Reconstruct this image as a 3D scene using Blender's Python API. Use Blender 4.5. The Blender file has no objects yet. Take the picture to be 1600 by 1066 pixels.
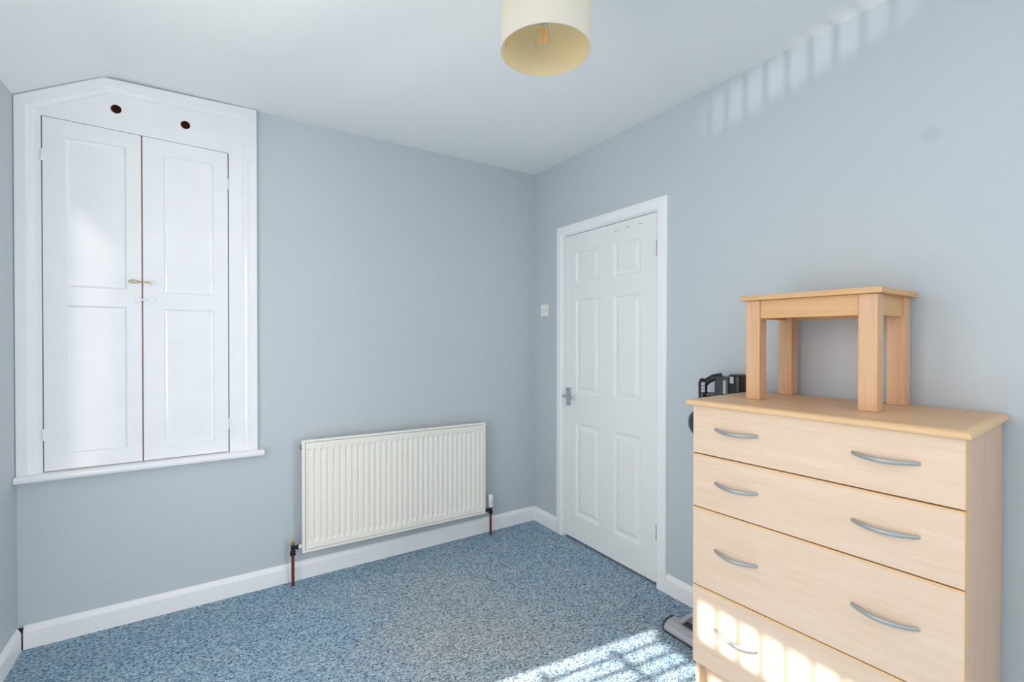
import bpy, bmesh, math, random
from mathutils import Vector, Matrix

# ------------------------------------------------------------------ camera, world, lights
C = bpy.context.scene.collection
S = bpy.context.scene
PI = math.pi
W, D, H, L = 1.987, 2.786, 2.482, -0.672        # right wall, back wall, ceiling, left wall
FR = -3.30                                      # wall behind the camera
RY0, RY1, RZ0, RZ1 = -3.05, -1.35, 0.30, 2.20        # window added for fill light in the right wall, behind the camera
SL, SX = 2.316, -0.3795                         # sloped ceiling strip over the left wall

cd = bpy.data.cameras.new('camera'); cam = bpy.data.objects.new('camera', cd); C.objects.link(cam)
cam.location = (0, 0, 1.31); cam.rotation_euler = (PI/2 - 0.0066, 0, -0.5719)
cd.sensor_width = 36; cd.lens = 740.23/1600*36; cd.clip_start = 0.02
S.camera = cam

wd = bpy.data.worlds.new('world'); S.world = wd; wd.use_nodes = True
wd.node_tree.nodes['Background'].inputs[0].default_value = (0.96, 0.98, 1.0, 1)
wd.node_tree.nodes['Background'].inputs[1].default_value = 1.0

def lamp(name, kind, loc, direction, energy, color=(1, 1, 1), **kw):
    d = bpy.data.lights.new(name, kind); d.energy = energy; d.color = color
    for k, v in kw.items(): setattr(d, k, v)
    o = bpy.data.objects.new(name, d); C.objects.link(o); o.location = loc
    o.rotation_euler = Vector(direction).to_track_quat('-Z', 'Y').to_euler()
    return o
SUN = Vector((1.0, -0.133, -0.756))
lamp('sun', 'SUN', (-6, 1.8, 5), SUN, 56.0, (1.0, 0.95, 0.88), angle=math.radians(0.62))
# skylight falling through the left window
lamp('window_skylight', 'AREA', (-1.02, 1.07, 1.27), (1, 0, -0.5), 40, (1.0, 0.96, 0.925), shape='RECTANGLE', size=1.6, size_y=1.8)
lamp('window_fill', 'AREA', (L + 0.004, 1.065, 1.25), (1, 0, 0), 92, (1.0, 0.96, 0.925), shape='RECTANGLE', size=1.40, size_y=1.66)  # fill panel added inside the window, also gives the cupboard its gloss
# fill lamp at an added second window, in the right wall well behind the camera
lamp('rear_fill', 'AREA', (W + 0.24, (RY0 + RY1)/2, 1.28), (-1, 0, 0), 1200, (1.0, 0.96, 0.925), shape='RECTANGLE', size=1.8, size_y=1.9)

# added narrow spot standing in for sun reflected up from outside (weak, slanted streak high on the right wall)
gl = Vector((1.0, -0.133, 0.66)).normalized(); tgt = Vector((W, 0.99, 2.405))
go = lamp('reflected_sun', 'SPOT', tgt - gl*22, gl, 66000, (1.0, 0.95, 0.9), spot_size=math.radians(2.5), spot_blend=0.35, shadow_soft_size=0.08)
gx = Vector((0, -1, 0.16)); gx = (gx - gl*gx.dot(gl)).normalized(); gz = -gl; gy = gz.cross(gx)
go.matrix_world = Matrix.Translation(tgt - gl*22) @ Matrix((gx, gy, gz)).transposed().to_4x4() @ Matrix.Diagonal((1, 0.062, 1, 1))

S.view_settings.view_transform = 'Standard'; S.view_settings.look = 'None'
S.view_settings.gamma = 1; S.view_settings.use_curve_mapping = False
S.view_settings.exposure = -2.18
S.cycles.use_denoising = True
S.cycles.max_bounces = 12; S.cycles.diffuse_bounces = 8; S.cycles.glossy_bounces = 4
S.cycles.transparent_max_bounces = 12
S.cycles.sample_clamp_indirect = 4.0
S.cycles.caustics_reflective = False; S.cycles.caustics_refractive = False

# ------------------------------------------------------------------ materials
def lin(c):
    return tuple(((v/255)/12.92 if v/255 <= 0.04045 else ((v/255+0.055)/1.055)**2.4) for v in c) + (1,)
def mat(name, rgb, rough=0.5, metal=0.0, spec=0.5, bump=None, var=None, coat=0):
    """rgb in sRGB 0-255; bump=(scale, strength, distance); var=(scale, amount)"""
    m = bpy.data.materials.new(name); m.use_nodes = True
    nt = m.node_tree; b = nt.nodes['Principled BSDF']
    b.inputs['Base Color'].default_value = lin(rgb)
    b.inputs['Roughness'].default_value = rough; b.inputs['Metallic'].default_value = metal
    b.inputs['Specular IOR Level'].default_value = spec
    if coat: b.inputs['Coat Weight'].default_value = coat
    tc = nt.nodes.new('ShaderNodeTexCoord')
    if bump:
        n = nt.nodes.new('ShaderNodeTexNoise'); n.inputs['Scale'].default_value = bump[0]; n.inputs['Detail'].default_value = 4
        nt.links.new(tc.outputs['Object'], n.inputs['Vector'])
        bp = nt.nodes.new('ShaderNodeBump'); bp.inputs['Strength'].default_value = bump[1]; bp.inputs['Distance'].default_value = bump[2]
        nt.links.new(n.outputs['Fac'], bp.inputs['Height']); nt.links.new(bp.outputs['Normal'], b.inputs['Normal'])
    if var:
        n = nt.nodes.new('ShaderNodeTexNoise'); n.inputs['Scale'].default_value = var[0]; n.inputs['Detail'].default_value = 3
        nt.links.new(tc.outputs['Object'], n.inputs['Vector'])
        r = nt.nodes.new('ShaderNodeValToRGB')
        c = lin(rgb)
        r.color_ramp.elements[0].position = 0.3; r.color_ramp.elements[1].position = 0.7
        r.color_ramp.elements[0].color = tuple(v*(1-var[1]) for v in c[:3]) + (1,)
        r.color_ramp.elements[1].color = tuple(min(1, v*(1+var[1])) for v in c[:3]) + (1,)
        nt.links.new(n.outputs['Fac'], r.inputs['Fac']); nt.links.new(r.outputs['Color'], b.inputs['Base Color'])
    return m

def wood(name, light, dark, axis, rough=0.42, scale=1.0, edge=None):
    """straight-grained veneer, grain along the given axis of the object"""
    m = bpy.data.materials.new(name); m.use_nodes = True; nt = m.node_tree; b = nt.nodes['Principled BSDF']
    tc = nt.nodes.new('ShaderNodeTexCoord')
    def noise(sv, sc, det=5, rgh=0.6):
        mp = nt.nodes.new('ShaderNodeMapping'); mp.inputs['Scale'].default_value = sv
        n = nt.nodes.new('ShaderNodeTexNoise'); n.inputs['Scale'].default_value = sc; n.inputs['Detail'].default_value = det
        n.inputs['Roughness'].default_value = rgh
        nt.links.new(tc.outputs['Object'], mp.inputs['Vector']); nt.links.new(mp.outputs['Vector'], n.inputs['Vector']); return n
    s = [1, 1, 1]; s[axis] = 0.05
    f = [1, 1, 1]; f[axis] = 0.03
    n1 = noise(s, 26*scale); n2 = noise(f, 170*scale, 3, 0.7)
    mx = nt.nodes.new('ShaderNodeMath'); mx.operation = 'MULTIPLY_ADD'; mx.inputs[1].default_value = 0.55
    nt.links.new(n2.outputs['Fac'], mx.inputs[0])
    h = nt.nodes.new('ShaderNodeMath'); h.operation = 'MULTIPLY'; h.inputs[1].default_value = 0.45
    nt.links.new(n1.outputs['Fac'], h.inputs[0]); nt.links.new(h.outputs[0], mx.inputs[2])
    r = nt.nodes.new('ShaderNodeValToRGB'); r.color_ramp.elements[0].position = 0.30; r.color_ramp.elements[1].position = 0.68
    r.color_ramp.elements[0].color = lin(dark); r.color_ramp.elements[1].color = lin(light)
    nt.links.new(mx.outputs[0], r.inputs['Fac']); nt.links.new(r.outputs['Color'], b.inputs['Base Color'])
    b.inputs['Roughness'].default_value = rough
    return m

def wall_mat(name, rgb, spots=()):
    m = mat(name, rgb, 0.62, spec=0.35, bump=(220, 0.12, 0.0006))
    nt = m.node_tree; b = nt.nodes['Principled BSDF']
    tc = nt.nodes.new('ShaderNodeTexCoord')
    n = nt.nodes.new('ShaderNodeTexNoise'); n.inputs['Scale'].default_value = 1.3; n.inputs['Detail'].default_value = 2
    nt.links.new(tc.outputs['Object'], n.inputs['Vector'])
    r = nt.nodes.new('ShaderNodeValToRGB'); c = lin(rgb)
    r.color_ramp.elements[0].color = tuple(v*0.965 for v in c[:3]) + (1,)
    r.color_ramp.elements[1].color = tuple(v*1.03 for v in c[:3]) + (1,)
    nt.links.new(n.outputs['Fac'], r.inputs['Fac'])
    out = r.outputs['Color']
    for (p, rad, dark) in spots:                   # a filled, over-painted hole in the plaster
        vm = nt.nodes.new('ShaderNodeVectorMath'); vm.operation = 'DISTANCE'; vm.inputs[1].default_value = p
        nt.links.new(tc.outputs['Object'], vm.inputs[0])
        mr = nt.nodes.new('ShaderNodeMapRange'); mr.inputs[1].default_value = rad*0.85; mr.inputs[2].default_value = rad*1.1
        mr.inputs[3].default_value = dark; mr.inputs[4].default_value = 1.0
        nt.links.new(vm.outputs['Value'], mr.inputs[0])
        mm = nt.nodes.new('ShaderNodeVectorMath'); mm.operation = 'SCALE'
        nt.links.new(out, mm.inputs[0]); nt.links.new(mr.outputs[0], mm.inputs['Scale']); out = mm.outputs['Vector']
    nt.links.new(out, b.inputs['Base Color'])
    return m

def carpet_mat():
    m = bpy.data.materials.new('blue_fleck_carpet'); m.use_nodes = True; nt = m.node_tree; b = nt.nodes['Principled BSDF']
    b.inputs['Roughness'].default_value = 0.95; b.inputs['Specular IOR Level'].default_value = 0.1
    tc = nt.nodes.new('ShaderNodeTexCoord')
    def mapped(rot, sc):
        mp = nt.nodes.new('ShaderNodeMapping'); mp.inputs['Rotation'].default_value = (0, 0, rot); mp.inputs['Scale'].default_value = sc
        nt.links.new(tc.outputs['Object'], mp.inputs['Vector']); return mp.outputs['Vector']
    def noise(vec, sc, det, rg=0.6):
        n = nt.nodes.new('ShaderNodeTexNoise'); n.inputs['Scale'].default_value = sc; n.inputs['Detail'].default_value = det; n.inputs['Roughness'].default_value = rg
        nt.links.new(vec, n.inputs['Vector']); return n.outputs['Fac']
    v = mapped(0.15, (0.62, 1.25, 1))
    vo = nt.nodes.new('ShaderNodeTexVoronoi'); vo.inputs['Scale'].default_value = 230; nt.links.new(v, vo.inputs['Vector'])
    sep = nt.nodes.new('ShaderNodeSeparateColor'); nt.links.new(vo.outputs['Color'], sep.inputs['Color'])
    n1 = noise(v, 150, 5, 0.8)
    a = nt.nodes.new('ShaderNodeMath'); a.operation = 'MULTIPLY_ADD'; a.inputs[1].default_value = 0.30
    nt.links.new(sep.outputs[0], a.inputs[0])
    k = nt.nodes.new('ShaderNodeMath'); k.operation = 'MULTIPLY'; k.inputs[1].default_value = 0.7; nt.links.new(n1, k.inputs[0])
    nt.links.new(k.outputs[0], a.inputs[2])
    def ramp(cols):
        r = nt.nodes.new('ShaderNodeValToRGB'); el = r.color_ramp.elements
        el[0].position = cols[0][0]; el[0].color = lin(cols[0][1]); el[1].position = cols[-1][0]; el[1].color = lin(cols[-1][1])
        for p, c in cols[1:-1]:
            e = el.new(p); e.color = lin(c)
        nt.links.new(a.outputs[0], r.inputs['Fac']); return r.outputs['Color']
    blue = ramp(CARPET_BLUE)
    grey = ramp(CARPET_GREY)
    big = noise(tc.outputs['Object'], 1.7, 4, 0.6)
    mid = noise(tc.outputs['Object'], 9.0, 3, 0.6)
    # trodden, greyer traffic area in the middle of the room in front of the door
    vm = nt.nodes.new('ShaderNodeVectorMath'); vm.operation = 'DISTANCE'; vm.inputs[1].default_value = (1.15, 1.85, 0)
    nt.links.new(tc.outputs['Object'], vm.inputs[0])
    mr = nt.nodes.new('ShaderNodeMapRange'); mr.inputs[1].default_value = 0.15; mr.inputs[2].default_value = 1.05; mr.inputs[3].default_value = 0.62; mr.inputs[4].default_value = 0.05
    nt.links.new(vm.outputs['Value'], mr.inputs[0])
    s1 = nt.nodes.new('ShaderNodeMath'); s1.operation = 'MULTIPLY_ADD'; s1.inputs[1].default_value = 1.1; nt.links.new(big, s1.inputs[0]); nt.links.new(mr.outputs[0], s1.inputs[2])
    s2 = nt.nodes.new('ShaderNodeMath'); s2.operation = 'MULTIPLY_ADD'; s2.inputs[1].default_value = 0.5; nt.links.new(mid, s2.inputs[0]); nt.links.new(s1.outputs[0], s2.inputs[2])
    sm = nt.nodes.new('ShaderNodeMapRange'); sm.inputs[1].default_value = 0.88; sm.inputs[2].default_value = 1.5; nt.links.new(s2.outputs[0], sm.inputs[0])
    mx = nt.nodes.new('ShaderNodeMix'); mx.data_type = 'RGBA'
    nt.links.new(sm.outputs[0], mx.inputs[0]); nt.links.new(blue, mx.inputs[6]); nt.links.new(grey, mx.inputs[7])
    nt.links.new(mx.outputs[2], b.inputs['Base Color'])
    bp = nt.nodes.new('ShaderNodeBump'); bp.inputs['Strength'].default_value = 0.9; bp.inputs['Distance'].default_value = 0.004
    nt.links.new(a.outputs[0], bp.inputs['Height']); nt.links.new(bp.outputs['Normal'], b.inputs['Normal'])
    return m
CARPET_BLUE = [(0.33, (24, 50, 74)), (0.40, (92, 130, 158)), (0.50, (136, 168, 188)), (0.66, (198, 212, 218))]
CARPET_GREY = [(0.33, (48, 52, 58)), (0.40, (124, 134, 142)), (0.50, (162, 172, 178)), (0.66, (212, 214, 212))]

def glass_mat(name, fac=0.08, tint=(255, 255, 255)):
    m = bpy.data.materials.new(name); m.use_nodes = True; nt = m.node_tree
    nt.nodes.remove(nt.nodes['Principled BSDF'])
    t = nt.nodes.new('ShaderNodeBsdfTransparent'); t.inputs[0].default_value = lin(tint)
    g = nt.nodes.new('ShaderNodeBsdfGlossy'); g.inputs['Roughness'].default_value = 0.03
    lw = nt.nodes.new('ShaderNodeLayerWeight'); lw.inputs[0].default_value = fac
    mx = nt.nodes.new('ShaderNodeMixShader')
    cp = nt.nodes.new('ShaderNodeMath'); cp.operation = 'MULTIPLY'; cp.inputs[1].default_value = 0.35
    nt.links.new(lw.outputs['Fresnel'], cp.inputs[0]); nt.links.new(cp.outputs[0], mx.inputs[0]); nt.links.new(t.outputs[0], mx.inputs[1]); nt.links.new(g.outputs[0], mx.inputs[2])
    nt.links.new(mx.outputs[0], nt.nodes['Material Output'].inputs['Surface'])
    return m

def translucent(m, amount, rgb):
    nt = m.node_tree; b = nt.nodes['Principled BSDF']; t = nt.nodes.new('ShaderNodeBsdfTranslucent'); t.inputs[0].default_value = lin(rgb)
    mx = nt.nodes.new('ShaderNodeMixShader'); mx.inputs[0].default_value = amount
    nt.links.new(b.outputs[0], mx.inputs[1]); nt.links.new(t.outputs[0], mx.inputs[2])
    nt.links.new(mx.outputs[0], nt.nodes['Material Output'].inputs['Surface']); return m

WALLC = (189, 196, 201)
M = {
 'wall': wall_mat('pale_blue_wall_paint', WALLC),
 'wall_r': wall_mat('pale_blue_wall_paint_patched', WALLC, [((W, 0.563, 1.972), 0.026, 0.93)]),
 'ceiling': mat('white_ceiling_paint', (240, 240, 239), 0.8, spec=0.2, bump=(30, 0.08, 0.001), var=(1.2, 0.02)),
 'carpet': carpet_mat(),
 'gloss': mat('white_gloss_paint', (236, 236, 238), 0.12, spec=0.65, bump=(60, 0.22, 0.0008), var=(8, 0.02)),
 'trim': mat('white_satin_trim', (240, 240, 241), 0.35, bump=(40, 0.1, 0.0008)),
 'door': mat('white_moulded_door', (234, 234, 233), 0.42, bump=(90, 0.12, 0.0005)),
 'brown': mat('bare_brown_wood', (120, 72, 44), 0.8, var=(20, 0.2)),
 'gap': mat('painted_crack_shade', (38, 24, 18), 0.9),  # dark colour standing in for shade inside the skirting crack
 'rad': mat('cream_radiator_enamel', (240, 236, 226), 0.33),
 'copper': mat('tarnished_copper', (128, 66, 48), 0.45, 0.7, var=(60, 0.25)),
 'blackened': mat('blackened_brass', (38, 38, 40), 0.45, 0.5),
 'brass': mat('brass', (196, 164, 92), 0.32, 0.9),
 'plastic': mat('white_plastic', (236, 234, 226), 0.35),
 'chrome': mat('satin_chrome', (190, 197, 204), 0.35, 0.7),
 'steel': mat('grey_steel', (150, 152, 152), 0.4, 0.8),
 'shade': mat('cream_shade_fabric', (214, 212, 204), 0.85, spec=0.2, bump=(500, 0.2, 0.0004)),
 'lining': mat('gold_cream_lining', (234, 220, 182), 0.6, var=(6, 0.03)),
 'handle': mat('silver_grey_handle', (158, 160, 158), 0.42, 0.4),
 'black': mat('black_plastic', (16, 17, 20), 0.3),
 'charcoal': mat('charcoal_plastic', (52, 56, 62), 0.35),
 'navy': mat('dark_blue_plastic', (34, 44, 66), 0.3),
 'vgrey': mat('silver_grey_plastic', (178, 176, 180), 0.35, 0.3),
 'filament': mat('amber_filament', (255, 176, 66), 0.5),
 'glass': glass_mat('clear_glass', 0.15), 'pane': glass_mat('window_glass', 0.04),
 'beech_y': wood('beech_veneer_along_width', (230, 204, 181), (214, 184, 156), 1, scale=1.3),
 'beech_x': wood('beech_veneer_top', (222, 184, 146), (200, 158, 118), 1),
 'beech_z': wood('beech_veneer_side_shaded', (222, 188, 158), (196, 158, 126), 2),  # veneer darkened so its colour carries the shade of the chest's side
 'edge': wood('golden_edge_band', (226, 184, 126), (206, 158, 98), 1),
 'top_edge': wood('beech_moulded_edge', (226, 188, 144), (208, 168, 122), 1),
 'oak_z': wood('beech_leg_wood', (218, 176, 138), (196, 150, 110), 2),
 'oak_y': wood('beech_rail_wood', (216, 172, 122), (194, 148, 96), 1),
 'oak_x': wood('beech_side_rail_wood', (216, 172, 122), (194, 148, 96), 0),
}

translucent(M['shade'], 0.3, (242, 236, 218)); translucent(M['lining'], 0.35, (240, 222, 176))

# ------------------------------------------------------------------ mesh helpers
class MB:
    """collects faces; build() links them as ONE mesh object"""
    def __init__(s): s.v = []; s.f = []; s.mi = []
    def add(s, vs, fs, mi=0):
        o = len(s.v); s.v += [tuple(v) for v in vs]; s.f += [tuple(i+o for i in f) for f in fs]; s.mi += [mi]*len(fs); return s
    def box(s, x0, x1, y0, y1, z0, z1, mi=0):
        vs = [(x, y, z) for z in (z0, z1) for y in (y0, y1) for x in (x0, x1)]
        return s.add(vs, [(0, 2, 3, 1), (4, 5, 7, 6), (0, 1, 5, 4), (2, 6, 7, 3), (0, 4, 6, 2), (1, 3, 7, 5)], mi)
    def prism(s, poly, a0, a1, axis, mi=0):
        """poly in the two other axes (cyclic order), swept along axis"""
        n = len(poly); vs = []
        for a in (a0, a1):
            for p in poly:
                v = [0, 0, 0]; v[axis] = a; o = [i for i in range(3) if i != axis]; v[o[0]] = p[0]; v[o[1]] = p[1]; vs.append(v)
        fs = [tuple(range(n)), tuple(range(2*n-1, n-1, -1))] + [(i, i+n, (i+1) % n+n, (i+1) % n) for i in range(n)]
        return s.add(vs, fs, mi)
    def tube(s, pts, r, n=12, closed=False, mi=0, flat=None):
        """tube through points; r is a number or a list; flat=(wide, thin, up) gives an elliptical section"""
        pts = [Vector(p) for p in pts]; k = len(pts); vs = []
        rs = r if isinstance(r, (list, tuple)) else [r]*k
        prev = None
        for i, p in enumerate(pts):
            if closed: t = (pts[(i+1) % k]-pts[i-1]).normalized()
            else: t = (pts[min(i+1, k-1)]-pts[max(i-1, 0)]).normalized()
            if prev is None:
                a = Vector((0, 0, 1)) if abs(t.z) < 0.9 else Vector((1, 0, 0))
                if flat: a = Vector(flat[2])
            else: a = prev
            u = (a - t*a.dot(t)).normalized(); w = t.cross(u); prev = u
            for j in range(n):
                an = 2*PI*j/n
                ru, rw = (rs[i]*flat[0], rs[i]*flat[1]) if flat else (rs[i], rs[i])
                vs.append(p+u*(ru*math.cos(an))+w*(rw*math.sin(an)))
        fs = []
        for i in range(k if closed else k-1):
            for j in range(n):
                a, b = i*n+j, i*n+(j+1) % n; c, d = ((i+1) % k)*n+(j+1) % n, ((i+1) % k)*n+j
                fs.append((a, b, c, d))
        if not closed: fs += [tuple(range(n-1, -1, -1)), tuple(range((k-1)*n, k*n))]
        return s.add(vs, fs, mi)
    def lathe(s, prof, center, axis=(0, 0, 1), n=32, mi=0, caps=True):
        """prof: [(radius, height)] revolved around the axis through center"""
        q = Vector((0, 0, 1)).rotation_difference(Vector(axis)); c = Vector(center); vs = []
        for r, h in prof:
            for j in range(n):
                an = 2*PI*j/n; vs.append(c + q @ Vector((r*math.cos(an), r*math.sin(an), h)))
        k = len(prof); fs = [(i*n+j, i*n+(j+1) % n, (i+1)*n+(j+1) % n, (i+1)*n+j) for i in range(k-1) for j in range(n)]
        if caps: fs += [tuple(range(n-1, -1, -1)), tuple(range((k-1)*n, k*n))]
        return s.add(vs, fs, mi)
    def build(s, name, m, parent=None, smooth=False, bevel=0, seg=2, local=False):
        me = bpy.data.meshes.new(name)
        vs = s.v
        fr = parent.get('_frame') if parent is not None else None
        if fr is not None and not local:
            inv = frames[parent.name].inverted(); vs = [tuple(inv @ Vector(v)) for v in vs]
        me.from_pydata(vs, [], s.f)
        ms = m if isinstance(m, (list, tuple)) else [m]
        for x in ms: me.materials.append(x)
        bm = bmesh.new(); bm.from_mesh(me)
        bm.faces.ensure_lookup_table()
        for f, i in zip(bm.faces, s.mi): f.material_index = i
        bmesh.ops.recalc_face_normals(bm, faces=bm.faces); bm.to_mesh(me); bm.free()
        o = bpy.data.objects.new(name, me); C.objects.link(o)
        if parent is not None:
            o.parent = parent; frames[o.name] = frames[parent.name]; o['_frame'] = 1
        else: frames[o.name] = Matrix.Identity(4); o['_frame'] = 1
        if smooth:
            for p in me.polygons: p.use_smooth = True
            me.set_sharp_from_angle(angle=math.radians(38))
        if bevel:
            b = o.modifiers.new('bevel', 'BEVEL'); b.width = bevel; b.segments = seg; b.limit_method = 'ANGLE'; b.angle_limit = math.radians(40)
        return o
frames = {}
def tag(o, label, cat, group=None, kind=None):
    o['label'] = label; o['category'] = cat
    if group: o['group'] = group
    if kind: o['kind'] = kind
    return o
def thing(name, label, cat, loc, rotz=0, kind=None):
    o = bpy.data.objects.new(name, None); C.objects.link(o); o.empty_display_size = 0.1
    o.location = loc; o.rotation_euler = (0, 0, rotz); o['_frame'] = 1
    frames[o.name] = Matrix.Translation(loc) @ Matrix.Rotation(rotz, 4, 'Z')
    return tag(o, label, cat, None, kind)
def offset_line(pts, d):
    """polyline shifted by d to its right-hand side, corners mitred"""
    out = []; n = len(pts)
    def nrm(a, b):
        t = Vector((b[0]-a[0], b[1]-a[1])).normalized(); return Vector((t.y, -t.x))
    for i in range(n):
        if i == 0: out.append(Vector(pts[0])+nrm(pts[0], pts[1])*d)
        elif i == n-1: out.append(Vector(pts[-1])+nrm(pts[-2], pts[-1])*d)
        else:
            a, b = nrm(pts[i-1], pts[i]), nrm(pts[i], pts[i+1]); m = (a+b).normalized()
            out.append(Vector(pts[i])+m*(d/m.dot(a)))
    return out
def mitred(pts, prof, mapper):
    """one MB per segment of the polyline; prof = [(inset, height)]"""
    rows = [offset_line(pts, i) for i, h in prof]; res = []
    for k in range(len(pts)-1):
        vs = []
        for end in (k, k+1):
            for (i, h), r in zip(prof, rows): vs.append(mapper(r[end][0], r[end][1], h))
        n = len(prof)
        fs = [(j, (j+1) % n, (j+1) % n+n, j+n) for j in range(n)] + [tuple(range(n-1, -1, -1)), tuple(range(n, 2*n))]
        res.append(MB().add(vs, fs))
    return res
def panel_leaf(u0, u1, v0, v1, cols, rows, prof, thick, mapper, vtop=None):
    """door leaf with recessed panels. cols/rows: panel spans; prof: [(inset, height)] from the panel's edge inwards; height is towards the viewer"""
    mb = MB()
    us = sorted([u0, u1]+[c for p in cols for c in p]); vs_ = sorted([v0, v1]+[c for p in rows for c in p])
    top = lambda u, v: (vtop(u) if (vtop and v == v1) else v)
    for i in range(len(us)-1):
        for j in range(len(vs_)-1):
            a, b, c, d = us[i], us[i+1], vs_[j], vs_[j+1]
            q = [(a, c), (b, c), (b, d), (a, d)]
            if any(abs(a-p[0]) < 1e-6 for p in cols) and any(abs(c-p[0]) < 1e-6 for p in rows):
                ring = [mapper(x, y, 0) for x, y in q]
                for ins, h in prof:
                    nr = [mapper(x, y, h) for x, y in ((a+ins, c+ins), (b-ins, c+ins), (b-ins, d-ins), (a+ins, d-ins))]
                    mb.add(ring+nr, [(k, (k+1) % 4, (k+1) % 4+4, k+4) for k in range(4)]); ring = nr
                mb.add(ring, [(0, 1, 2, 3)])
            else: mb.add([mapper(x, top(x, y), 0) for x, y in q], [(0, 1, 2, 3)])
    f = [mapper(u0, v0, 0), mapper(u1, v0, 0), mapper(u1, top(u1, v1), 0), mapper(u0, top(u0, v1), 0)]
    b = [mapper(u0, v0, -thick), mapper(u1, v0, -thick), mapper(u1, top(u1, v1), -thick), mapper(u0, top(u0, v1), -thick)]
    mb.add(f+b, [(k, (k+1) % 4, (k+1) % 4+4, k+4) for k in range(4)]+[(4, 5, 6, 7)])
    return mb
def weld(o):
    bm = bmesh.new(); bm.from_mesh(o.data); bmesh.ops.remove_doubles(bm, verts=bm.verts, dist=1e-5)
    bmesh.ops.recalc_face_normals(bm, faces=bm.faces); bm.to_mesh(o.data); bm.free(); return o

# ------------------------------------------------------------------ the room shell
T = 0.16
WY0, WY1, WZ0, WZ1 = 0.35, 1.78, 0.40, 2.13          # window in the left wall, beside the camera
DY0, DY1, DZ = 1.672, 2.452, 1.985                    # door opening
CX0, CX1, CZ0, CZ1 = -0.592, 0.094, 0.735, 2.26       # cupboard opening
tag(MB().box(L-T, W+T, FR-T, D+0.4, -0.12, 0).build('floor', M['carpet']), 'blue flecked fitted carpet with a greyer trodden middle', 'floor', kind='structure')
mb = MB()                                             # flat ceiling running into the sloped strip at the left
prof = [(W+T, H), (SX+0.05, H), (SX+0.02, H-0.003), (SX-0.02, H-0.016)]
k = (H-SL)/(L-SX)
prof += [(L, SL), (L-T, SL+(-T)*(H-SL)/(SX-L)), (L-T, H+0.2), (W+T, H+0.2)]
mb.prism(prof, FR-T, D+0.4, 1)
tag(mb.build('ceiling', M['ceiling'], smooth=True), 'white ceiling with a sloped strip above the cupboard', 'ceiling', kind='structure')
mb = MB()                                             # back wall with the cupboard recess
mb.box(L-T, CX0, D, D+0.4, 0, 2.7).box(CX1, W+T, D, D+0.4, 0, 2.7).box(CX0, CX1, D, D+0.4, 0, CZ0).box(CX0, CX1, D, D+0.4, 2.42, 2.7).box(CX0, CX1, D+0.30, D+0.4, CZ0, 2.42)
tag(mb.build('wall_back', M['wall']), 'pale blue wall behind the radiator and cupboard', 'wall', kind='structure')
mb = MB()
mb.box(W, W+T, FR-T, RY0, 0, 2.7).box(W, W+T, RY1, DY0, 0, 2.7).box(W, W+T, RY0, RY1, 0, RZ0).box(W, W+T, RY0, RY1, RZ1, 2.7).box(W, W+T, DY1, D, 0, 2.7).box(W, W+T, DY0, DY1, DZ, 2.7).box(W+0.08, W+T, DY0, DY1, 0, DZ)
tag(mb.build('wall_right', M['wall_r']), 'pale blue wall with the door, behind the chest', 'wall', kind='structure')
mb = MB()
mb.box(L-T, L, FR-T, WY0, 0, 2.7).box(L-T, L, WY1, D, 0, 2.7).box(L-T, L, WY0, WY1, 0, WZ0).box(L-T, L, WY0, WY1, WZ1, 2.7)
tag(mb.build('wall_left', M['wall']), 'narrow strip of pale blue wall left of the cupboard', 'wall', kind='structure')
mb = MB()
mb.box(L, W, FR-T, FR, 0, 2.7)
tag(mb.build('wall_front', M['wall']), 'pale blue wall behind the camera', 'wall', kind='structure')

# skirting boards
def skirting(name, a, b, wall, label):
    p = [(0, 0), (0.015, 0), (0.015, 0.072), (0.0135, 0.078), (0.006, 0.094), (0.003, 0.097), (0, 0.097)]
    mb = MB()
    if wall == 'back': mb.prism([(D-t, z) for t, z in p], a, b, 0)
    elif wall == 'front': mb.prism([(FR+t, z) for t, z in p], a, b, 0)
    elif wall == 'right': mb.prism([(W-t, z) for t, z in p], a, b, 1)
    else: mb.prism([(L+t, z) for t, z in p], a, b, 1)
    return tag(mb.build(name, M['trim']), label, 'skirting board', kind='structure')
skirting('baseboard_back', L+0.019, W-0.002, 'back', 'white skirting board running under the radiator')
skirting('baseboard_right', 2.518, D-0.016, 'right', 'short white skirting board between the door and the corner')
skirting('baseboard_right', FR, 1.609, 'right', 'white skirting board right of the door behind the chest')
skirting('baseboard_left', FR, D-0.019, 'left', 'white skirting board along the left wall ending at a dark crack')
mb = MB()                                             # dark block painting shade into the open corner between the two boards
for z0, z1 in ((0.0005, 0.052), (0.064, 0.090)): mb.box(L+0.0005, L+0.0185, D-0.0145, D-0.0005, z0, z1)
tag(mb.build('crack_shade_block', M['gap']), 'dark block coloured as crack shade between the skirting boards in the left corner', 'trim', kind='structure')
skirting('baseboard_front', L+0.016, W-0.016, 'front', 'white skirting board behind the camera')

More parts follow.
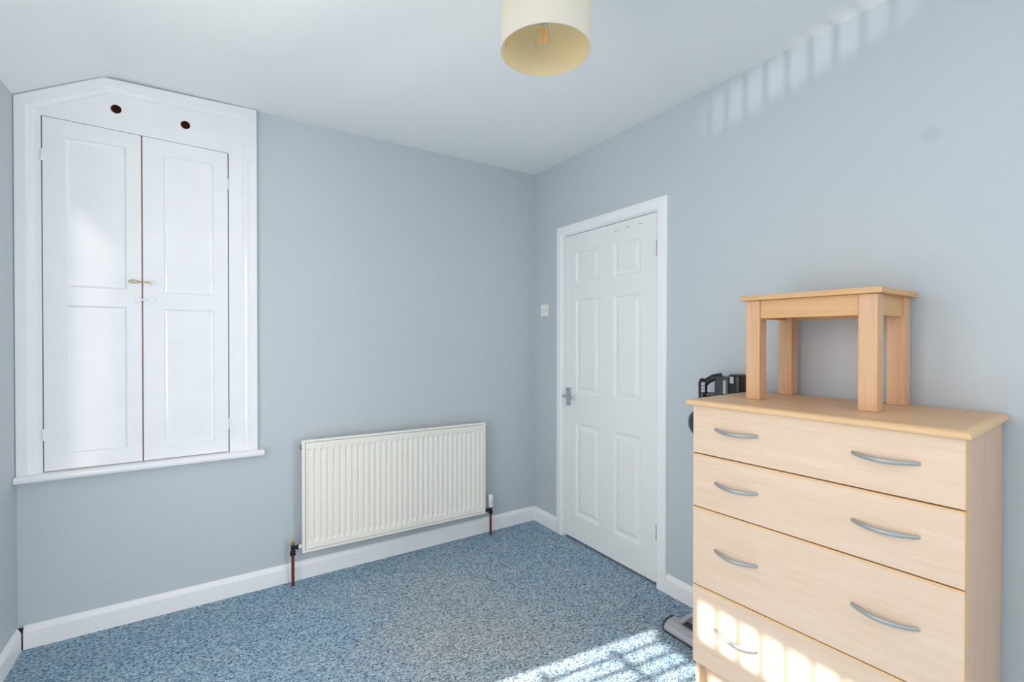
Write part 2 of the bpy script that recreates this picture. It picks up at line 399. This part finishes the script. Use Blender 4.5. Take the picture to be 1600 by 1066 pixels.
# the window of the left wall (beside the camera), with an added slatted screen shaped to break the sun into patches
w1 = thing('window_1', 'white window with an added sun-breaking screen in the left wall', 'window', (L-0.08, (WY0+WY1)/2, WZ0), kind='structure')
mb = MB(); x0, x1 = L-0.13, L-0.07
mb.box(x0, x1, WY0, WY0+0.025, WZ0, WZ1).box(x0, x1, WY1-0.012, WY1, WZ0, WZ1).box(x0, x1, WY0+0.025, WY1-0.012, WZ0, WZ0+0.02).box(x0, x1, WY0+0.025, WY1-0.012, WZ1-0.03, WZ1)
mb.build('window_frame', M['trim'], w1, bevel=0.003)
MB().box(L-0.102, L-0.098, WY0+0.025, WY1-0.012, WZ0+0.02, WZ1-0.03).build('pane', M['pane'], w1)
gx0, gx1 = L-0.034, L-0.024                            # added sun mask: boards across, thin bars upright
yB = [1.298-0.076*i for i in range(-5, 22)]; yB = [y for y in yB if WY0+0.03 < y < 1.70]
GY1 = 1.722
for i, (z0, z1) in enumerate([(2.017, 2.12)]+[(1.770, 1.881)]+[(1.590-0.245*q, 1.612-0.245*q) for q in range(4)]):
    MB().box(gx0, gx1, WY0+0.002, GY1, z0, z1).build('sun_mask_board', M['gloss'], w1)
MB().box(gx0, gx1, 1.366, GY1, 1.881, 2.017).build('sun_mask_board', M['gloss'], w1)
MB().box(gx0, gx1, GY1, WY1-0.002, 1.80, 2.12).build('sun_mask_board', M['gloss'], w1)
for y in yB: MB().box(gx0+0.002, gx1-0.002, y-0.010, y+0.010, WZ0, 2.12).build('sun_mask_bar', M['gloss'], w1)
# unseen window added to the right wall as opening for the rear fill lamp
w2 = thing('fill_window', 'added white window for fill light in the right wall behind the camera', 'window', (W+0.08, (RY0+RY1)/2, RZ0), kind='structure')
mb = MB(); x0, x1 = W+0.06, W+0.12; ym = (RY0+RY1)/2
mb.box(x0, x1, RY0, RY0+0.05, RZ0, RZ1).box(x0, x1, RY1-0.05, RY1, RZ0, RZ1).box(x0, x1, RY0+0.05, RY1-0.05, RZ0, RZ0+0.05).box(x0, x1, RY0+0.05, RY1-0.05, RZ1-0.05, RZ1).box(x0, x1, ym-0.03, ym+0.03, RZ0+0.05, RZ1-0.05)
mb.build('window_frame', M['trim'], w2, bevel=0.003)
for a, b in ((RY0+0.05, ym-0.03), (ym+0.03, RY1-0.05)): MB().box(W+0.088, W+0.092, a, b, RZ0+0.05, RZ1-0.05).build('pane', M['pane'], w2)

# ------------------------------------------------------------------ the six-panel door
d1 = thing('door_1', 'white six-panel door with lever handle in the right wall', 'door', (W, (DY0+DY1)/2, 0), kind='structure')
pts = [(1.611, 0.0), (1.611, 2.043), (2.517, 2.043), (2.517, 0.0)]
aprof = [(0, 0), (0, 0.010), (0.004, 0.014), (0.022, 0.017), (0.048, 0.018), (0.056, 0.016), (0.060, 0.012), (0.061, 0)]
for m_ in mitred(pts, aprof, lambda u, v, h: (W-h, u, v)): m_.build('architrave', M['trim'], d1)
mb = MB()                                             # jamb lining
mb.box(W, W+0.079, DY1-0.009, DY1, 0, DZ).box(W, W+0.079, DY0, DY0+0.003, 0, DZ).box(W, W+0.079, DY0+0.003, DY1-0.009, DZ-0.008, DZ)
mb.build('door_lining', M['trim'], d1)
LX = W+0.006
cols = [(1.793, 2.006), (2.118, 2.340)]; rows = [(0.170, 0.766), (0.955, 1.556), (1.667, 1.862)]
leaf = weld(panel_leaf(1.6785, 2.440, 0.014, 1.9735, cols, rows, [(0.004, -0.001), (0.010, -0.007), (0.020, -0.008), (0.024, -0.0075), (0.044, -0.0015), (0.048, -0.001)], 0.036,
              lambda u, v, h: (LX-h, u, v)).build('door_leaf', M['door'], d1))
for z in (1.785, 0.281):
    mb = MB(); mb.tube([(LX-0.004, 1.6765, z-0.042), (LX-0.004, 1.6765, z+0.042)], 0.0055, 10)
    mb.box(LX-0.0012, LX-0.0002, 1.680, 1.690, z-0.042, z+0.042)
    mb.build('hinge', M['steel'], leaf, smooth=True)
hp = MB().box(LX-0.007, LX-0.0005, 2.388, 2.428, 0.868, 0.985).build('handle_plate', M['chrome'], leaf, bevel=0.002)
mb = MB(); mb.tube([(LX-0.006, 2.408, 0.934), (LX-0.040, 2.408, 0.934), (LX-0.050, 2.404, 0.934), (LX-0.053, 2.392, 0.934), (LX-0.053, 2.36, 0.931), (LX-0.052, 2.315, 0.927)], [0.009, 0.008, 0.0085, 0.008, 0.0075, 0.0085], 12)
mb.build('door_lever', M['chrome'], leaf, smooth=True)
for z in (0.878, 0.975):
    MB().lathe([(0.004, 0), (0.004, 0.0012), (0.002, 0.002)], (LX-0.007, 2.408, z), (-1, 0, 0), 10).build('screw', M['steel'], leaf)
random.seed(4)                                        # scuffs along the head of the door: chipped paint
for y, ln in ((1.985, 0.028), (1.895, 0.032), (1.80, 0.034)):
    MB().box(LX-0.0006, LX+0.001, y-ln/2, y+ln/2, 1.931+(1.9-y)*0.03, 1.9335+(1.9-y)*0.03).build('paint_chip', M['steel'], leaf)

# ------------------------------------------------------------------ built-in cupboard
cb = thing('wall_cupboard', 'white painted built-in cupboard with two panelled doors high on the back wall', 'cupboard', (-0.23, D, 0.70))
F = 0.012
outer = [(L+0.002, 0.735), (L+0.002, 2.312), (-0.385, 2.470), (0.218, 2.479), (0.218, 0.735)]
bm = bmesh.new()
def loop(ps):
    vs = [bm.verts.new((x, D-F, z)) for x, z in ps]
    for i in range(len(vs)): bm.edges.new((vs[i], vs[(i+1) % len(vs)]))
ztop = lambda x: 2.2555 + (x+0.589)*(-0.0265)
loop([(x, z) for x, z in outer])
loop([(-0.5895, 0.7365), (0.0935, 0.7365), (0.0935, ztop(0.0935)), (-0.5895, ztop(-0.5895))])
for cx, cz in ((-0.342, 2.344), (-0.084, 2.335)): loop([(cx+0.0195*math.cos(2*PI*i/24), cz+0.0195*math.sin(2*PI*i/24)) for i in range(24)])
bmesh.ops.triangle_fill(bm, edges=bm.edges[:], use_beauty=True, use_dissolve=False)
r = bmesh.ops.extrude_face_region(bm, geom=bm.faces[:])
bmesh.ops.translate(bm, vec=(0, F-0.0005, 0), verts=[e for e in r['geom'] if isinstance(e, bmesh.types.BMVert)])
bmesh.ops.recalc_face_normals(bm, faces=bm.faces)
mb = MB(); mb.v = [tuple(v.co) for v in bm.verts]; bm.verts.index_update()
for f in bm.faces:
    mb.f.append(tuple(v.index for v in f.verts))
    c = f.calc_center_median(); hole = abs(f.normal.y) < 0.5 and any((c.x-a)**2+(c.z-b)**2 < 0.03**2 for a, b in ((-0.342, 2.344), (-0.084, 2.335)))
    mb.mi.append(1 if hole else 0)
bm.free()
mb.build('face_frame', [M['gloss'], M['brown']], cb)
cprof = [(0, F), (0, F+0.012), (0.003, F+0.014), (0.036, F+0.014), (0.044, F+0.009), (0.058, F+0.006), (0.062, F+0.003), (0.063, F)]
for m_ in mitred(outer, cprof, lambda u, v, h: (u, D-h, v)): m_.build('architrave', M['gloss'], cb)
mb = MB()
mb.prism([(D-0.0005, 0.706), (D-0.052, 0.706), (D-0.058, 0.710), (D-0.060, 0.720), (D-0.058, 0.730), (D-0.052, 0.735), (D-0.0005, 0.736)], L+0.001, 0.247, 0)
mb.build('sill', M['gloss'], cb, bevel=0.003)
mb = MB(); mb.box(CX0+0.001, CX1-0.001, D+0.05, D+0.06, CZ0+0.002, 2.41); mb.build('cupboard_back', M['brown'], cb)
DF = 0.0135
pp = [(0.002, -0.004), (0.006, -0.007), (0.010, -0.008)]
dl = weld(panel_leaf(-0.5855, -0.2535, 0.7395, 2.30, [(-0.513, -0.308)], [(0.808, 1.451), (1.531, 2.178)], pp, 0.022, lambda u, v, h: (u, D-DF-h, v), lambda u: ztop(u)-0.003).build('cupboard_door', M['gloss'], cb))
dr = weld(panel_leaf(-0.2485, 0.0895, 0.7395, 2.30, [(-0.170, 0.029)], [(0.805, 1.445), (1.520, 2.169)], pp, 0.022, lambda u, v, h: (u, D-DF-h, v), lambda u: ztop(u)-0.003).build('cupboard_door', M['gloss'], cb))
mb = MB(); mb.box(-0.2532, -0.2488, D-DF+0.004, D-DF+0.03, 0.739, 2.24)         # bare edge in the meeting gap
mb.build('bare_door_edge', M['brown'], dl)
for x, z, par in ((-0.5875, 2.087, dl), (-0.5875, 0.896, dl), (0.0915, 2.078, dr), (0.0915, 0.880, dr)):
    mb = MB()
    for i in range(5): mb.tube([(x, D-DF-0.002, z-0.025+0.0102*i), (x, D-DF-0.002, z-0.0165+0.0102*i)], 0.0045, 10)
    s_ = 1 if par is dl else -1
    mb.box(min(x, x+s_*0.012), max(x, x+s_*0.012), D-DF-0.0015, D-DF, z-0.025, z+0.025)
    mb.build('hinge', M['gloss'], par, smooth=True)
# brass cabin hook across the doors
mb = MB(); hy = D-DF-0.012
mb.tube([(-0.219, hy, 1.5675), (-0.245, hy, 1.568), (-0.262, hy, 1.5685)], 0.0024, 8)
mb.tube([(-0.262+0.0, hy, 1.5685), (-0.268, hy, 1.5735), (-0.285, hy, 1.5745), (-0.297, hy, 1.572), (-0.300, hy, 1.569), (-0.297, hy, 1.5655), (-0.285, hy, 1.563), (-0.268, hy, 1.564)], 0.0021, 8, closed=True)
mb.build('hook', M['brass'], dr, smooth=True)
mb = MB(); mb.tube([(-0.219, D-DF+0.001, 1.5675), (-0.219, D-DF-0.013, 1.5675), (-0.219, D-DF-0.016, 1.5675)], [0.003, 0.003, 0.0045], 10)
mb.build('hook_eye', M['brass'], dr, smooth=True)
mb = MB(); mb.box(-0.228, -0.198, D-DF-0.002, D-DF, 1.550, 1.583); mb.build('hook_plate', M['gloss'], dr, bevel=0.001)
mb = MB(); mb.tube([(-0.262, D-DF, 1.566), (-0.262, hy+0.003, 1.566)], 0.0022, 8); mb.build('hook_staple', M['brass'], dl, smooth=True)
# painted-over bolt below it
mb = MB(); mb.box(-0.247, -0.200, D-DF-0.004, D-DF, 1.470, 1.502)
mb.lathe([(0.011, 0), (0.011, 0.004), (0.009, 0.006)], (-0.216, D-DF-0.004, 1.486), (0, -1, 0), 18)
mb.tube([(-0.232, D-DF-0.006, 1.486), (-0.262, D-DF-0.006, 1.486)], 0.005, 10)
mb.build('bolt', M['gloss'], dr, bevel=0.0008)
mb = MB(); mb.box(-0.278, -0.2545, D-DF-0.006, D-DF, 1.472, 1.502); mb.build('bolt_keep', M['gloss'], dl, bevel=0.0012)

# ------------------------------------------------------------------ radiator
rx0, rx1, rz0, rz1 = 0.419, 1.530, 0.165, 0.762
ry = D-0.088
ra = thing('radiator', 'cream ribbed panel radiator low on the back wall beside the door', 'radiator', ((rx0+rx1)/2, D, 0))
tilt = lambda x, z: z + 0.0055 - 0.011*(x-rx0)/(rx1-rx0)
NF = 33; mrg = 0.016; gw = (rx1-rx0-2*mrg-0.005)/NF
pat = [(0.0, 0.0), (0.24, 0.0), (0.28, 1.0), (0.42, 0.9), (0.66, 0.75), (0.90, 0.0)]
cx_ = [(rx0+mrg+0.0025+gw*(i+a), dpt) for i in range(NF) for a, dpt in pat]+[(rx1-mrg-0.0025, 0.0)]
zt_, zb_ = rz1-0.052, rz0+0.052
def zrows(): return [(rz0+0.015, 0), (zb_-0.006, 0), (zb_, 0.35), (zb_+0.005, 0.85), (zb_+0.012, 1), ((zb_+zt_)/2, 1), (zt_-0.012, 1), (zt_-0.005, 0.85), (zt_, 0.35), (zt_+0.006, 0), (rz1-0.015, 0)]
vs = []; zr = zrows(); n = len(cx_)
for z, a in zr:
    for x, dpt in cx_: vs.append((x, ry+0.0095*dpt*a, tilt(x, z)))
fs = [(j*n+i, j*n+i+1, (j+1)*n+i+1, (j+1)*n+i) for j in range(len(zr)-1) for i in range(n-1)]
mb = MB().add(vs, fs)
mb.build('front_panel', M['rad'], ra, smooth=True)
mb = MB()                                             # raised rim around the pressed panel
def rimbox(x0, x1, z0, z1, y0, y1):
    vs = [(x, y, tilt(x, z)) for z in (z0, z1) for y in (y0, y1) for x in (x0, x1)]
    mb.add(vs, [(0, 2, 3, 1), (4, 5, 7, 6), (0, 1, 5, 4), (2, 6, 7, 3), (0, 4, 6, 2), (1, 3, 7, 5)])
rimbox(rx0, rx0+mrg, rz0, rz1, ry-0.003, ry+0.018); rimbox(rx1-mrg, rx1, rz0, rz1, ry-0.003, ry+0.018)
rimbox(rx0+mrg, rx1-mrg, rz1-0.0125, rz1, ry-0.003, ry+0.018); rimbox(rx0+mrg, rx1-mrg, rz0, rz0+0.0125, ry-0.003, ry+0.018)
mb.build('rim', M['rad'], ra, bevel=0.003)
mb = MB(); rimbox(rx0+0.012, rx1-0.012, rz0+0.008, rz1-0.008, ry+0.010, ry+0.020); mb.build('back_panel', M['rad'], ra)
mb = MB(); fin = []                                   # folded convector sheet behind
nf = 44
for i in range(nf+1):
    x = rx0+0.05+(rx1-rx0-0.1)*i/nf; fin += [(x, ry+(0.024 if i % 2 else 0.050)), (x+0.006, ry+(0.024 if i % 2 else 0.050))]
pl = fin+[(x, y+0.0015) for x, y in reversed(fin)]
k = len(fin); vs = [(x, y, tilt(x, rz0+0.04)) for x, y in pl]+[(x, y, tilt(x, rz1-0.022)) for x, y in pl]
mb.add(vs, [(i, (i+1) % (2*k), (i+1) % (2*k)+2*k, i+2*k) for i in range(2*k)]); mb.build('convector', M['rad'], ra)
for x in (0.62, 1.33):
    MB().box(x-0.015, x+0.015, ry+0.052, D-0.0005, 0.24, 0.70).build('bracket', M['rad'], ra)
for x, s_ in ((rx0, -1), (rx1, 1)):                   # end tappings: plugs at the top corners
    for z in ((rz1-0.045,) if s_ > 0 else (rz1-0.04,)):
        zz = tilt(x, z); MB().lathe([(0.012, -0.004), (0.012, 0.006), (0.008, 0.008)], (x, ry+0.022, zz), (s_, 0, 0), 8).build('plug', M['rad'] if s_ > 0 else M['steel'], ra)
yv = D-0.062
zl = 0.196
mb = MB(); mb.tube([(0.377, yv, 0.0), (0.377, yv, 0.172)], 0.0078, 12); mb.build('pipe', M['copper'], ra, smooth=True)
mb = MB(); mb.lathe([(0.011, 0.160), (0.0145, 0.162), (0.0145, 0.182), (0.011, 0.184), (0.011, 0.214), (0.009, 0.218)], (0.377, yv, 0), n=8)
mb.tube([(0.377, yv, zl+0.004), (0.402, yv, zl+0.004)], 0.009, 10); mb.lathe([(0.0135, 0), (0.0135, 0.012)], (0.392, yv, zl+0.004), (1, 0, 0), 6)
lv = mb.build('lockshield_valve', M['blackened'], ra, bevel=0.001)
mb = MB(); mb.lathe([(0.0085, 0.216), (0.010, 0.222), (0.010, 0.230), (0.005, 0.234), (0.0042, 0.248), (0.003, 0.250)], (0.377, yv, 0), n=12); mb.build('valve_spindle', M['brass'], lv, smooth=True)
mb = MB(); mb.lathe([(0.011, 0), (0.011, 0.020)], (0.400, yv, zl+0.004), (1, 0, 0), 10); mb.build('valve_tail', M['rad'], lv, smooth=True)
zv = 0.168
mb = MB(); mb.tube([(1.584, yv, 0.0), (1.584, yv, 0.150)], 0.0078, 12); mb.build('pipe', M['copper'], ra, smooth=True)
mb = MB(); mb.lathe([(0.011, 0.140), (0.014, 0.142), (0.014, 0.158), (0.011, 0.160), (0.012, 0.184)], (1.584, yv, 0), n=8)
mb.tube([(1.584, yv, zv), (1.531, yv, zv)], 0.009, 10); mb.lathe([(0.0135, 0), (0.0135, 0.012)], (1.545, yv, zv), (1, 0, 0), 6)
tv = mb.build('thermostatic_valve', M['blackened'], ra, bevel=0.001)
mb = MB()
mb.lathe([(0.0125, 0.184), (0.0145, 0.186), (0.0145, 0.202), (0.0125, 0.204)], (1.584, yv, 0), n=20)
mb.lathe([(0.0125, 0.204), (0.017, 0.210), (0.0185, 0.248), (0.0185, 0.262), (0.016, 0.268), (0.006, 0.269)], (1.584, yv, 0), n=20)
mb.build('valve_head', M['plastic'], tv, smooth=True)

# ------------------------------------------------------------------ light switch
sw = thing('light_switch', 'small square white light switch left of the door frame', 'switch', (W, 2.658, 1.456))
MB().box(W-0.009, W-0.0003, 2.615, 2.701, 1.458, 1.544).build('switch_plate', M['plastic'], sw, bevel=0.003)
mb = MB(); mb.prism([(W-0.0085, 1.490), (W-0.0105, 1.490), (W-0.0135, 1.512), (W-0.0085, 1.512)], 2.652, 2.664, 1); mb.build('rocker', M['plastic'], sw)
for y in (2.628, 2.688): MB().lathe([(0.0035, 0), (0.003, 0.0012)], (W-0.009, y, 1.501), (-1, 0, 0), 10).build('screw', M['steel'], sw)

# ------------------------------------------------------------------ pendant lamp
PX, PY, RZ = 0.8106, 1.0842, 2.122
R_ = 0.1265
la = thing('pendant_lamp', 'cream drum lampshade with clear filament bulb hanging from the ceiling', 'lamp', (PX, PY, H))
ZT = RZ+0.21
sh = MB().lathe([(R_-0.0008, RZ), (R_, RZ), (R_, ZT), (R_-0.0008, ZT)], (PX, PY, 0), n=96, caps=False).build('shade', M['shade'], la, smooth=True)
mb = MB(); mb.lathe([(R_-0.001, RZ+0.0005), (R_-0.001, ZT-0.0005)], (PX, PY, 0), n=96, caps=False)
a0 = math.radians(118); ll = []
for i in range(3):                                    # overlapped lining seam
    a = a0+i*0.035; ll.append((PX+(R_-0.0022)*math.cos(a), PY+(R_-0.0022)*math.sin(a)))
mb.add([(x, y, z) for z in (RZ+0.002, ZT-0.002) for x, y in ll], [(0, 1, 4, 3), (1, 2, 5, 4)])
mb.build('lining', M['lining'], sh, smooth=True)
for z in (RZ+0.001, ZT-0.001):
    MB().tube([(PX+(R_-0.0005)*math.cos(2*PI*i/72), PY+(R_-0.0005)*math.sin(2*PI*i/72), z) for i in range(72)], 0.0016, 6, closed=True).build('rim', M['shade'], sh, smooth=True)
mb = MB(); zs = ZT-0.035
for i in range(3):
    a = 2*PI*i/3+0.6; mb.tube([(PX+0.021*math.cos(a), PY+0.021*math.sin(a), zs), (PX+(R_-0.003)*math.cos(a), PY+(R_-0.003)*math.sin(a), zs+0.012)], 0.0018, 6)
mb.tube([(PX+0.021*math.cos(2*PI*i/24), PY+0.021*math.sin(2*PI*i/24), zs) for i in range(24)], 0.002, 6, closed=True)
mb.build('spider', M['plastic'], sh, smooth=True)
BZ = RZ+0.008; SX_, SY_ = PX, PY; PX, PY = PX-0.006, PY+0.004
mb = MB(); mb.lathe([(0.019, BZ+0.096), (0.019, BZ+0.145), (0.012, BZ+0.155), (0.004, BZ+0.160)], (PX, PY, 0), n=24); mb.build('lamp_holder', M['plastic'], la, smooth=True)
mb = MB(); mb.tube([(PX, PY, BZ+0.158), (PX, PY, H-0.02)], 0.0032, 8); mb.build('cord', M['plastic'], la, smooth=True)
mb = MB(); mb.lathe([(0.05, H-0.0005), (0.05, H-0.008), (0.036, H-0.022), (0.008, H-0.028)], (PX, PY, 0), n=32); mb.build('ceiling_rose', M['plastic'], la, smooth=True)
bp_ = [(0.001, BZ), (0.008, BZ+0.0015), (0.015, BZ+0.006), (0.0205, BZ+0.014), (0.0225, BZ+0.024), (0.0215, BZ+0.034), (0.018, BZ+0.048), (0.0145, BZ+0.064), (0.0135, BZ+0.078)]
bu = MB().lathe(bp_, (PX, PY, 0), n=28, caps=False).build('bulb', M['glass'], la, smooth=True)
MB().lathe([(0.0136, BZ+0.076), (0.0136, BZ+0.098), (0.010, BZ+0.100)], (PX, PY, 0), n=20).build('bulb_cap', M['chrome'], bu, smooth=True)
for i in range(4):
    a = PI/2*i+0.3; r0, r1 = 0.0085, 0.0055
    MB().tube([(PX+r0*math.cos(a), PY+r0*math.sin(a), BZ+0.018), (PX+r1*math.cos(a), PY+r1*math.sin(a), BZ+0.060)], 0.0014, 6).build('filament', M['filament'], bu, smooth=True)
MB().tube([(PX, PY, BZ+0.014), (PX, PY, BZ+0.078)], [0.0022, 0.004], 8).build('filament_stem', M['glass'], bu, smooth=True)

# ------------------------------------------------------------------ chest of drawers (local frame: +x towards the wall, -y along the front to the near end)
K = 1.30
ZZ = lambda z: 1.31+(z-1.31)*K
ca = 0.0546
ch = thing('chest_of_drawers', 'beech veneer chest of four wide drawers with grey bow handles by the right wall', 'chest', (1.1514*K, 0.8451*K, 0), ca)
cw = 0.5634*K; zt = ZZ(1.139); DB = 0.440
B = lambda: MB()
B().box(0.018, DB, -0.018, 0, 0.0, zt-0.021).build('side_panel', M['beech_z'], ch, bevel=0.0015, local=True)
B().box(0.018, DB, -cw, -cw+0.018, 0.0, zt-0.021).build('side_panel', M['beech_z'], ch, bevel=0.0015, local=True)
B().box(DB-0.006, DB, -cw+0.018, -0.018, 0.06, zt-0.021).build('back_panel', M['beech_z'], ch, local=True)
B().box(0.055, 0.073, -cw+0.018, -0.018, 0.0, ZZ(0.4002)-0.004).build('plinth', M['beech_y'], ch, local=True)
B().box(0.022, DB-0.006, -cw+0.018, -0.018, ZZ(0.4002)-0.003, ZZ(0.4002)+0.013).build('bottom_panel', M['beech_y'], ch, local=True)
mb = B(); o_ = 0.014
pf = [(0, -0.020), (0.004, -0.020), (0.0075, -0.017), (0.010, -0.010), (0.013, -0.0045), (0.018, -0.001), (0.024, 0)]
# top board with a moulded edge on front and both ends
rings = []
for ins, dz in [(0.006, -0.0205), (0.001, -0.019), (0.0, -0.0165), (0.0, -0.009), (0.003, -0.005), (0.009, -0.0015), (0.016, 0.0)]:
    x0, x1, y0, y1 = -0.026+ins, DB+0.004, -cw-o_+ins, o_-ins
    rings.append([(x0, y0, zt+dz), (x1, y0, zt+dz), (x1, y1, zt+dz), (x0, y1, zt+dz)])
vs = [p for r in rings for p in r]; n = len(rings)
mb.add(vs, [(i*4+k, i*4+(k+1) % 4, (i+1)*4+(k+1) % 4, (i+1)*4+k) for i in range(n-1) for k in range(4)]+[(3, 2, 1, 0)])
mb.add(rings[-1], [(0, 1, 2, 3)], 1)
mb.build('top_board', [M['top_edge'], M['beech_x']], ch, smooth=True, local=True)
dz_ = [(ZZ(1.1292), ZZ(0.9862)+0.004), (ZZ(0.9862)-0.001, ZZ(0.8368)+0.004), (ZZ(0.8368)-0.001, ZZ(0.6167)+0.004), (ZZ(0.6167)-0.001, ZZ(0.4002))]
hz_ = [0.988, 0.799, 0.562, 0.282]
for (z1, z0), hz in zip(dz_, hz_):
    mb = B(); mb.box(0.0, 0.0165, -cw, 0, z0, z1)
    dw = mb.build('drawer', M['beech_y'], ch, bevel=0.0015, local=True)
    B().prism([(-0.0006, z1-0.0045), (0.0168, z1-0.0045), (0.0168, z1+0.0012), (0.0024, z1+0.0012), (0.0004, z1-0.0006)], -cw, 0, 1).build('edge_band', M['edge'], dw, local=True)
    B().box(0.0008, 0.0168, -cw-0.0012, -cw+0.0008, z0+0.001, z1-0.001).build('edge_band', M['edge'], dw, local=True)
    B().box(0.0168, DB-0.03, -cw+0.03, -0.03, z0+0.012, z1-0.03).build('drawer_box', M['beech_y'], dw, local=True)
    for yc in (-0.1605, -0.573):
        pts = [(-0.001-0.024*math.sin(PI*i/16)**0.8, yc+0.074-0.148*i/16, hz-0.004*math.sin(PI*i/16)) for i in range(17)]
        rr = [0.0052+0.0022*math.sin(PI*i/16) for i in range(17)]
        mb = B(); mb.tube(pts, rr, 10, flat=(0.95, 0.7, (0, 0, 1)))
        mb.build('handle', M['handle'], dw, smooth=True, local=True)

# ------------------------------------------------------------------ small stool on top of the chest
sw_, sd_, sl_ = 0.3067*K, 0.2221*K, 0.0381*K
szt = ZZ(1.4267); sth = 0.0178; sov = 0.0155; sap = ZZ(1.3632)
st = thing('stool', 'small four-legged beech stool standing on top of the chest of drawers', 'stool', (1.3961*K-0.006, 0.6155*K, zt), 0.0396)
hw, hd = sw_/2, sd_/2
B().box(-hd-sov, hd+sov-0.002, -hw-sov, hw+sov, szt-sth-zt, szt-zt).build('seat', M['oak_y'], st, bevel=0.0015, local=True)
hl = szt-sth-zt
for sx in (-1, 1):
    for sy in (-1, 1):
        x0, y0 = (-hd if sx < 0 else hd-sl_), (-hw if sy < 0 else hw-sl_)
        B().box(x0, x0+sl_, y0, y0+sl_, 0.0003, hl-0.0003).build('leg', M['oak_z'], st, bevel=0.0018, local=True)
for sx in (-1, 1):
    x0 = -hd+0.006 if sx < 0 else hd-0.024
    B().box(x0, x0+0.018, -hw+sl_, hw-sl_, sap-zt, hl-0.0003).build('rail', M['oak_y'], st, bevel=0.001, local=True)
for sy in (-1, 1):
    y0 = -hw+0.008 if sy < 0 else hw-0.026
    B().box(-hd+sl_, hd-sl_, y0, y0+0.018, sap-zt, hl-0.0003).build('rail', M['oak_x'], st, bevel=0.001, local=True)

# ------------------------------------------------------------------ cordless stick vacuum standing in the gap behind the chest
va = thing('stick_vacuum', 'black cordless stick vacuum with grey floor head standing behind the chest', 'vacuum cleaner', (1.78, 1.30, 0))
mb = MB()                                             # floor head
mb.prism([(1.712, 0.004), (1.706, 0.018), (1.716, 0.036), (1.738, 0.048), (1.775, 0.050), (1.792, 0.040), (1.796, 0.006)], 1.150, 1.405, 1)
hd_ = mb.build('floor_head', M['vgrey'], va, bevel=0.005)
mb = MB(); mb.prism([(1.714, 0.002), (1.705, 0.019), (1.716, 0.037), (1.739, 0.049), (1.775, 0.051), (1.793, 0.041), (1.797, 0.003)], 1.403, 1.416, 1); mb.build('head_bumper', M['charcoal'], hd_, bevel=0.004)
MB().box(1.710, 1.795, 1.155, 1.40, 0.001, 0.007).build('head_sole', M['charcoal'], hd_)
MB().box(1.752, 1.786, 1.190, 1.335, 0.047, 0.0535).build('head_window', M['charcoal'], hd_, bevel=0.002)
mb = MB(); mb.tube([(1.752, 1.348, 0.052), (1.785, 1.338, 0.066), (1.825, 1.318, 0.088), (1.842, 1.29, 0.10), (1.825, 1.262, 0.088), (1.785, 1.245, 0.066)], 0.011, 10); mb.build('yoke', M['vgrey'], va, smooth=True)
mb = MB(); mb.tube([(1.842, 1.29, 0.10), (1.862, 1.272, 0.30), (1.880, 1.245, 0.86)], 0.0165, 16); mb.build('tube', M['vgrey'], va, smooth=True)
# motor body with the round bin, loop handle and battery
mb = MB(); mb.lathe([(0.0, 0), (0.030, 0.001), (0.048, 0.006), (0.057, 0.018), (0.057, 0.09), (0.045, 0.098)], (1.800, 1.322, 0.933), (0.93, -0.36, 0.0), 36); bn = mb.build('bin', M['navy'], va, smooth=True)
mb = MB(); mb.lathe([(0.034, 0), (0.034, 0.10)], (1.879, 1.245, 0.84), (0, 0, 1), 24); mb.build('cyclone', M['charcoal'], va, smooth=True)
MB().box(1.862, 1.925, 1.196, 1.262, 0.93, 1.142).build('motor_housing', M['charcoal'], va, bevel=0.008)
mb = MB(); mb.tube([(1.862, 1.316, 0.995), (1.860, 1.316, 1.110), (1.860, 1.315, 1.122), (1.861, 1.313, 1.129)], [0.019, 0.019, 0.0155, 0.008], 16); gp = mb.build('grip', M['black'], va, smooth=True)
mb = MB(); mb.tube([(1.862, 1.312, 1.100), (1.866, 1.296, 1.120), (1.872, 1.272, 1.135), (1.880, 1.238, 1.141)], [0.013, 0.0145, 0.0155, 0.017], 14); mb.build('handle_arm', M['black'], va, smooth=True)
mb = MB(); mb.tube([(1.862, 1.315, 1.058), (1.876, 1.25, 1.062)], 0.010, 12); mb.build('handle_bridge', M['charcoal'], va, smooth=True)
bd = Vector((-0.81, -0.585, 0)); bs = Vector((0.585, -0.81, 0))
for i in range(3):
    c = Vector((1.861, 1.316, 1.076+i*0.0155)) + bd*0.0185
    vs = [c + bs*a + bd*b_ + Vector((0, 0, z)) for z in (-0.0065, 0.0065) for b_ in (-0.004, 0.002) for a in (-0.0075, 0.0075)]
    MB().add(vs, [(0, 2, 3, 1), (4, 5, 7, 6), (0, 1, 5, 4), (2, 6, 7, 3), (0, 4, 6, 2), (1, 3, 7, 5)]).build('button', M['vgrey'], gp)
bt = MB().box(1.858, 1.930, 1.143, 1.197, 1.00, 1.156).build('battery', M['black'], va, bevel=0.012)
MB().box(1.8565, 1.859, 1.168, 1.185, 1.118, 1.146).build('battery_badge', M['vgrey'], bt, bevel=0.001)
MB().box(1.8595, 1.863, 1.206, 1.218, 1.070, 1.128).build('release_catch', M['vgrey'], va, bevel=0.001)
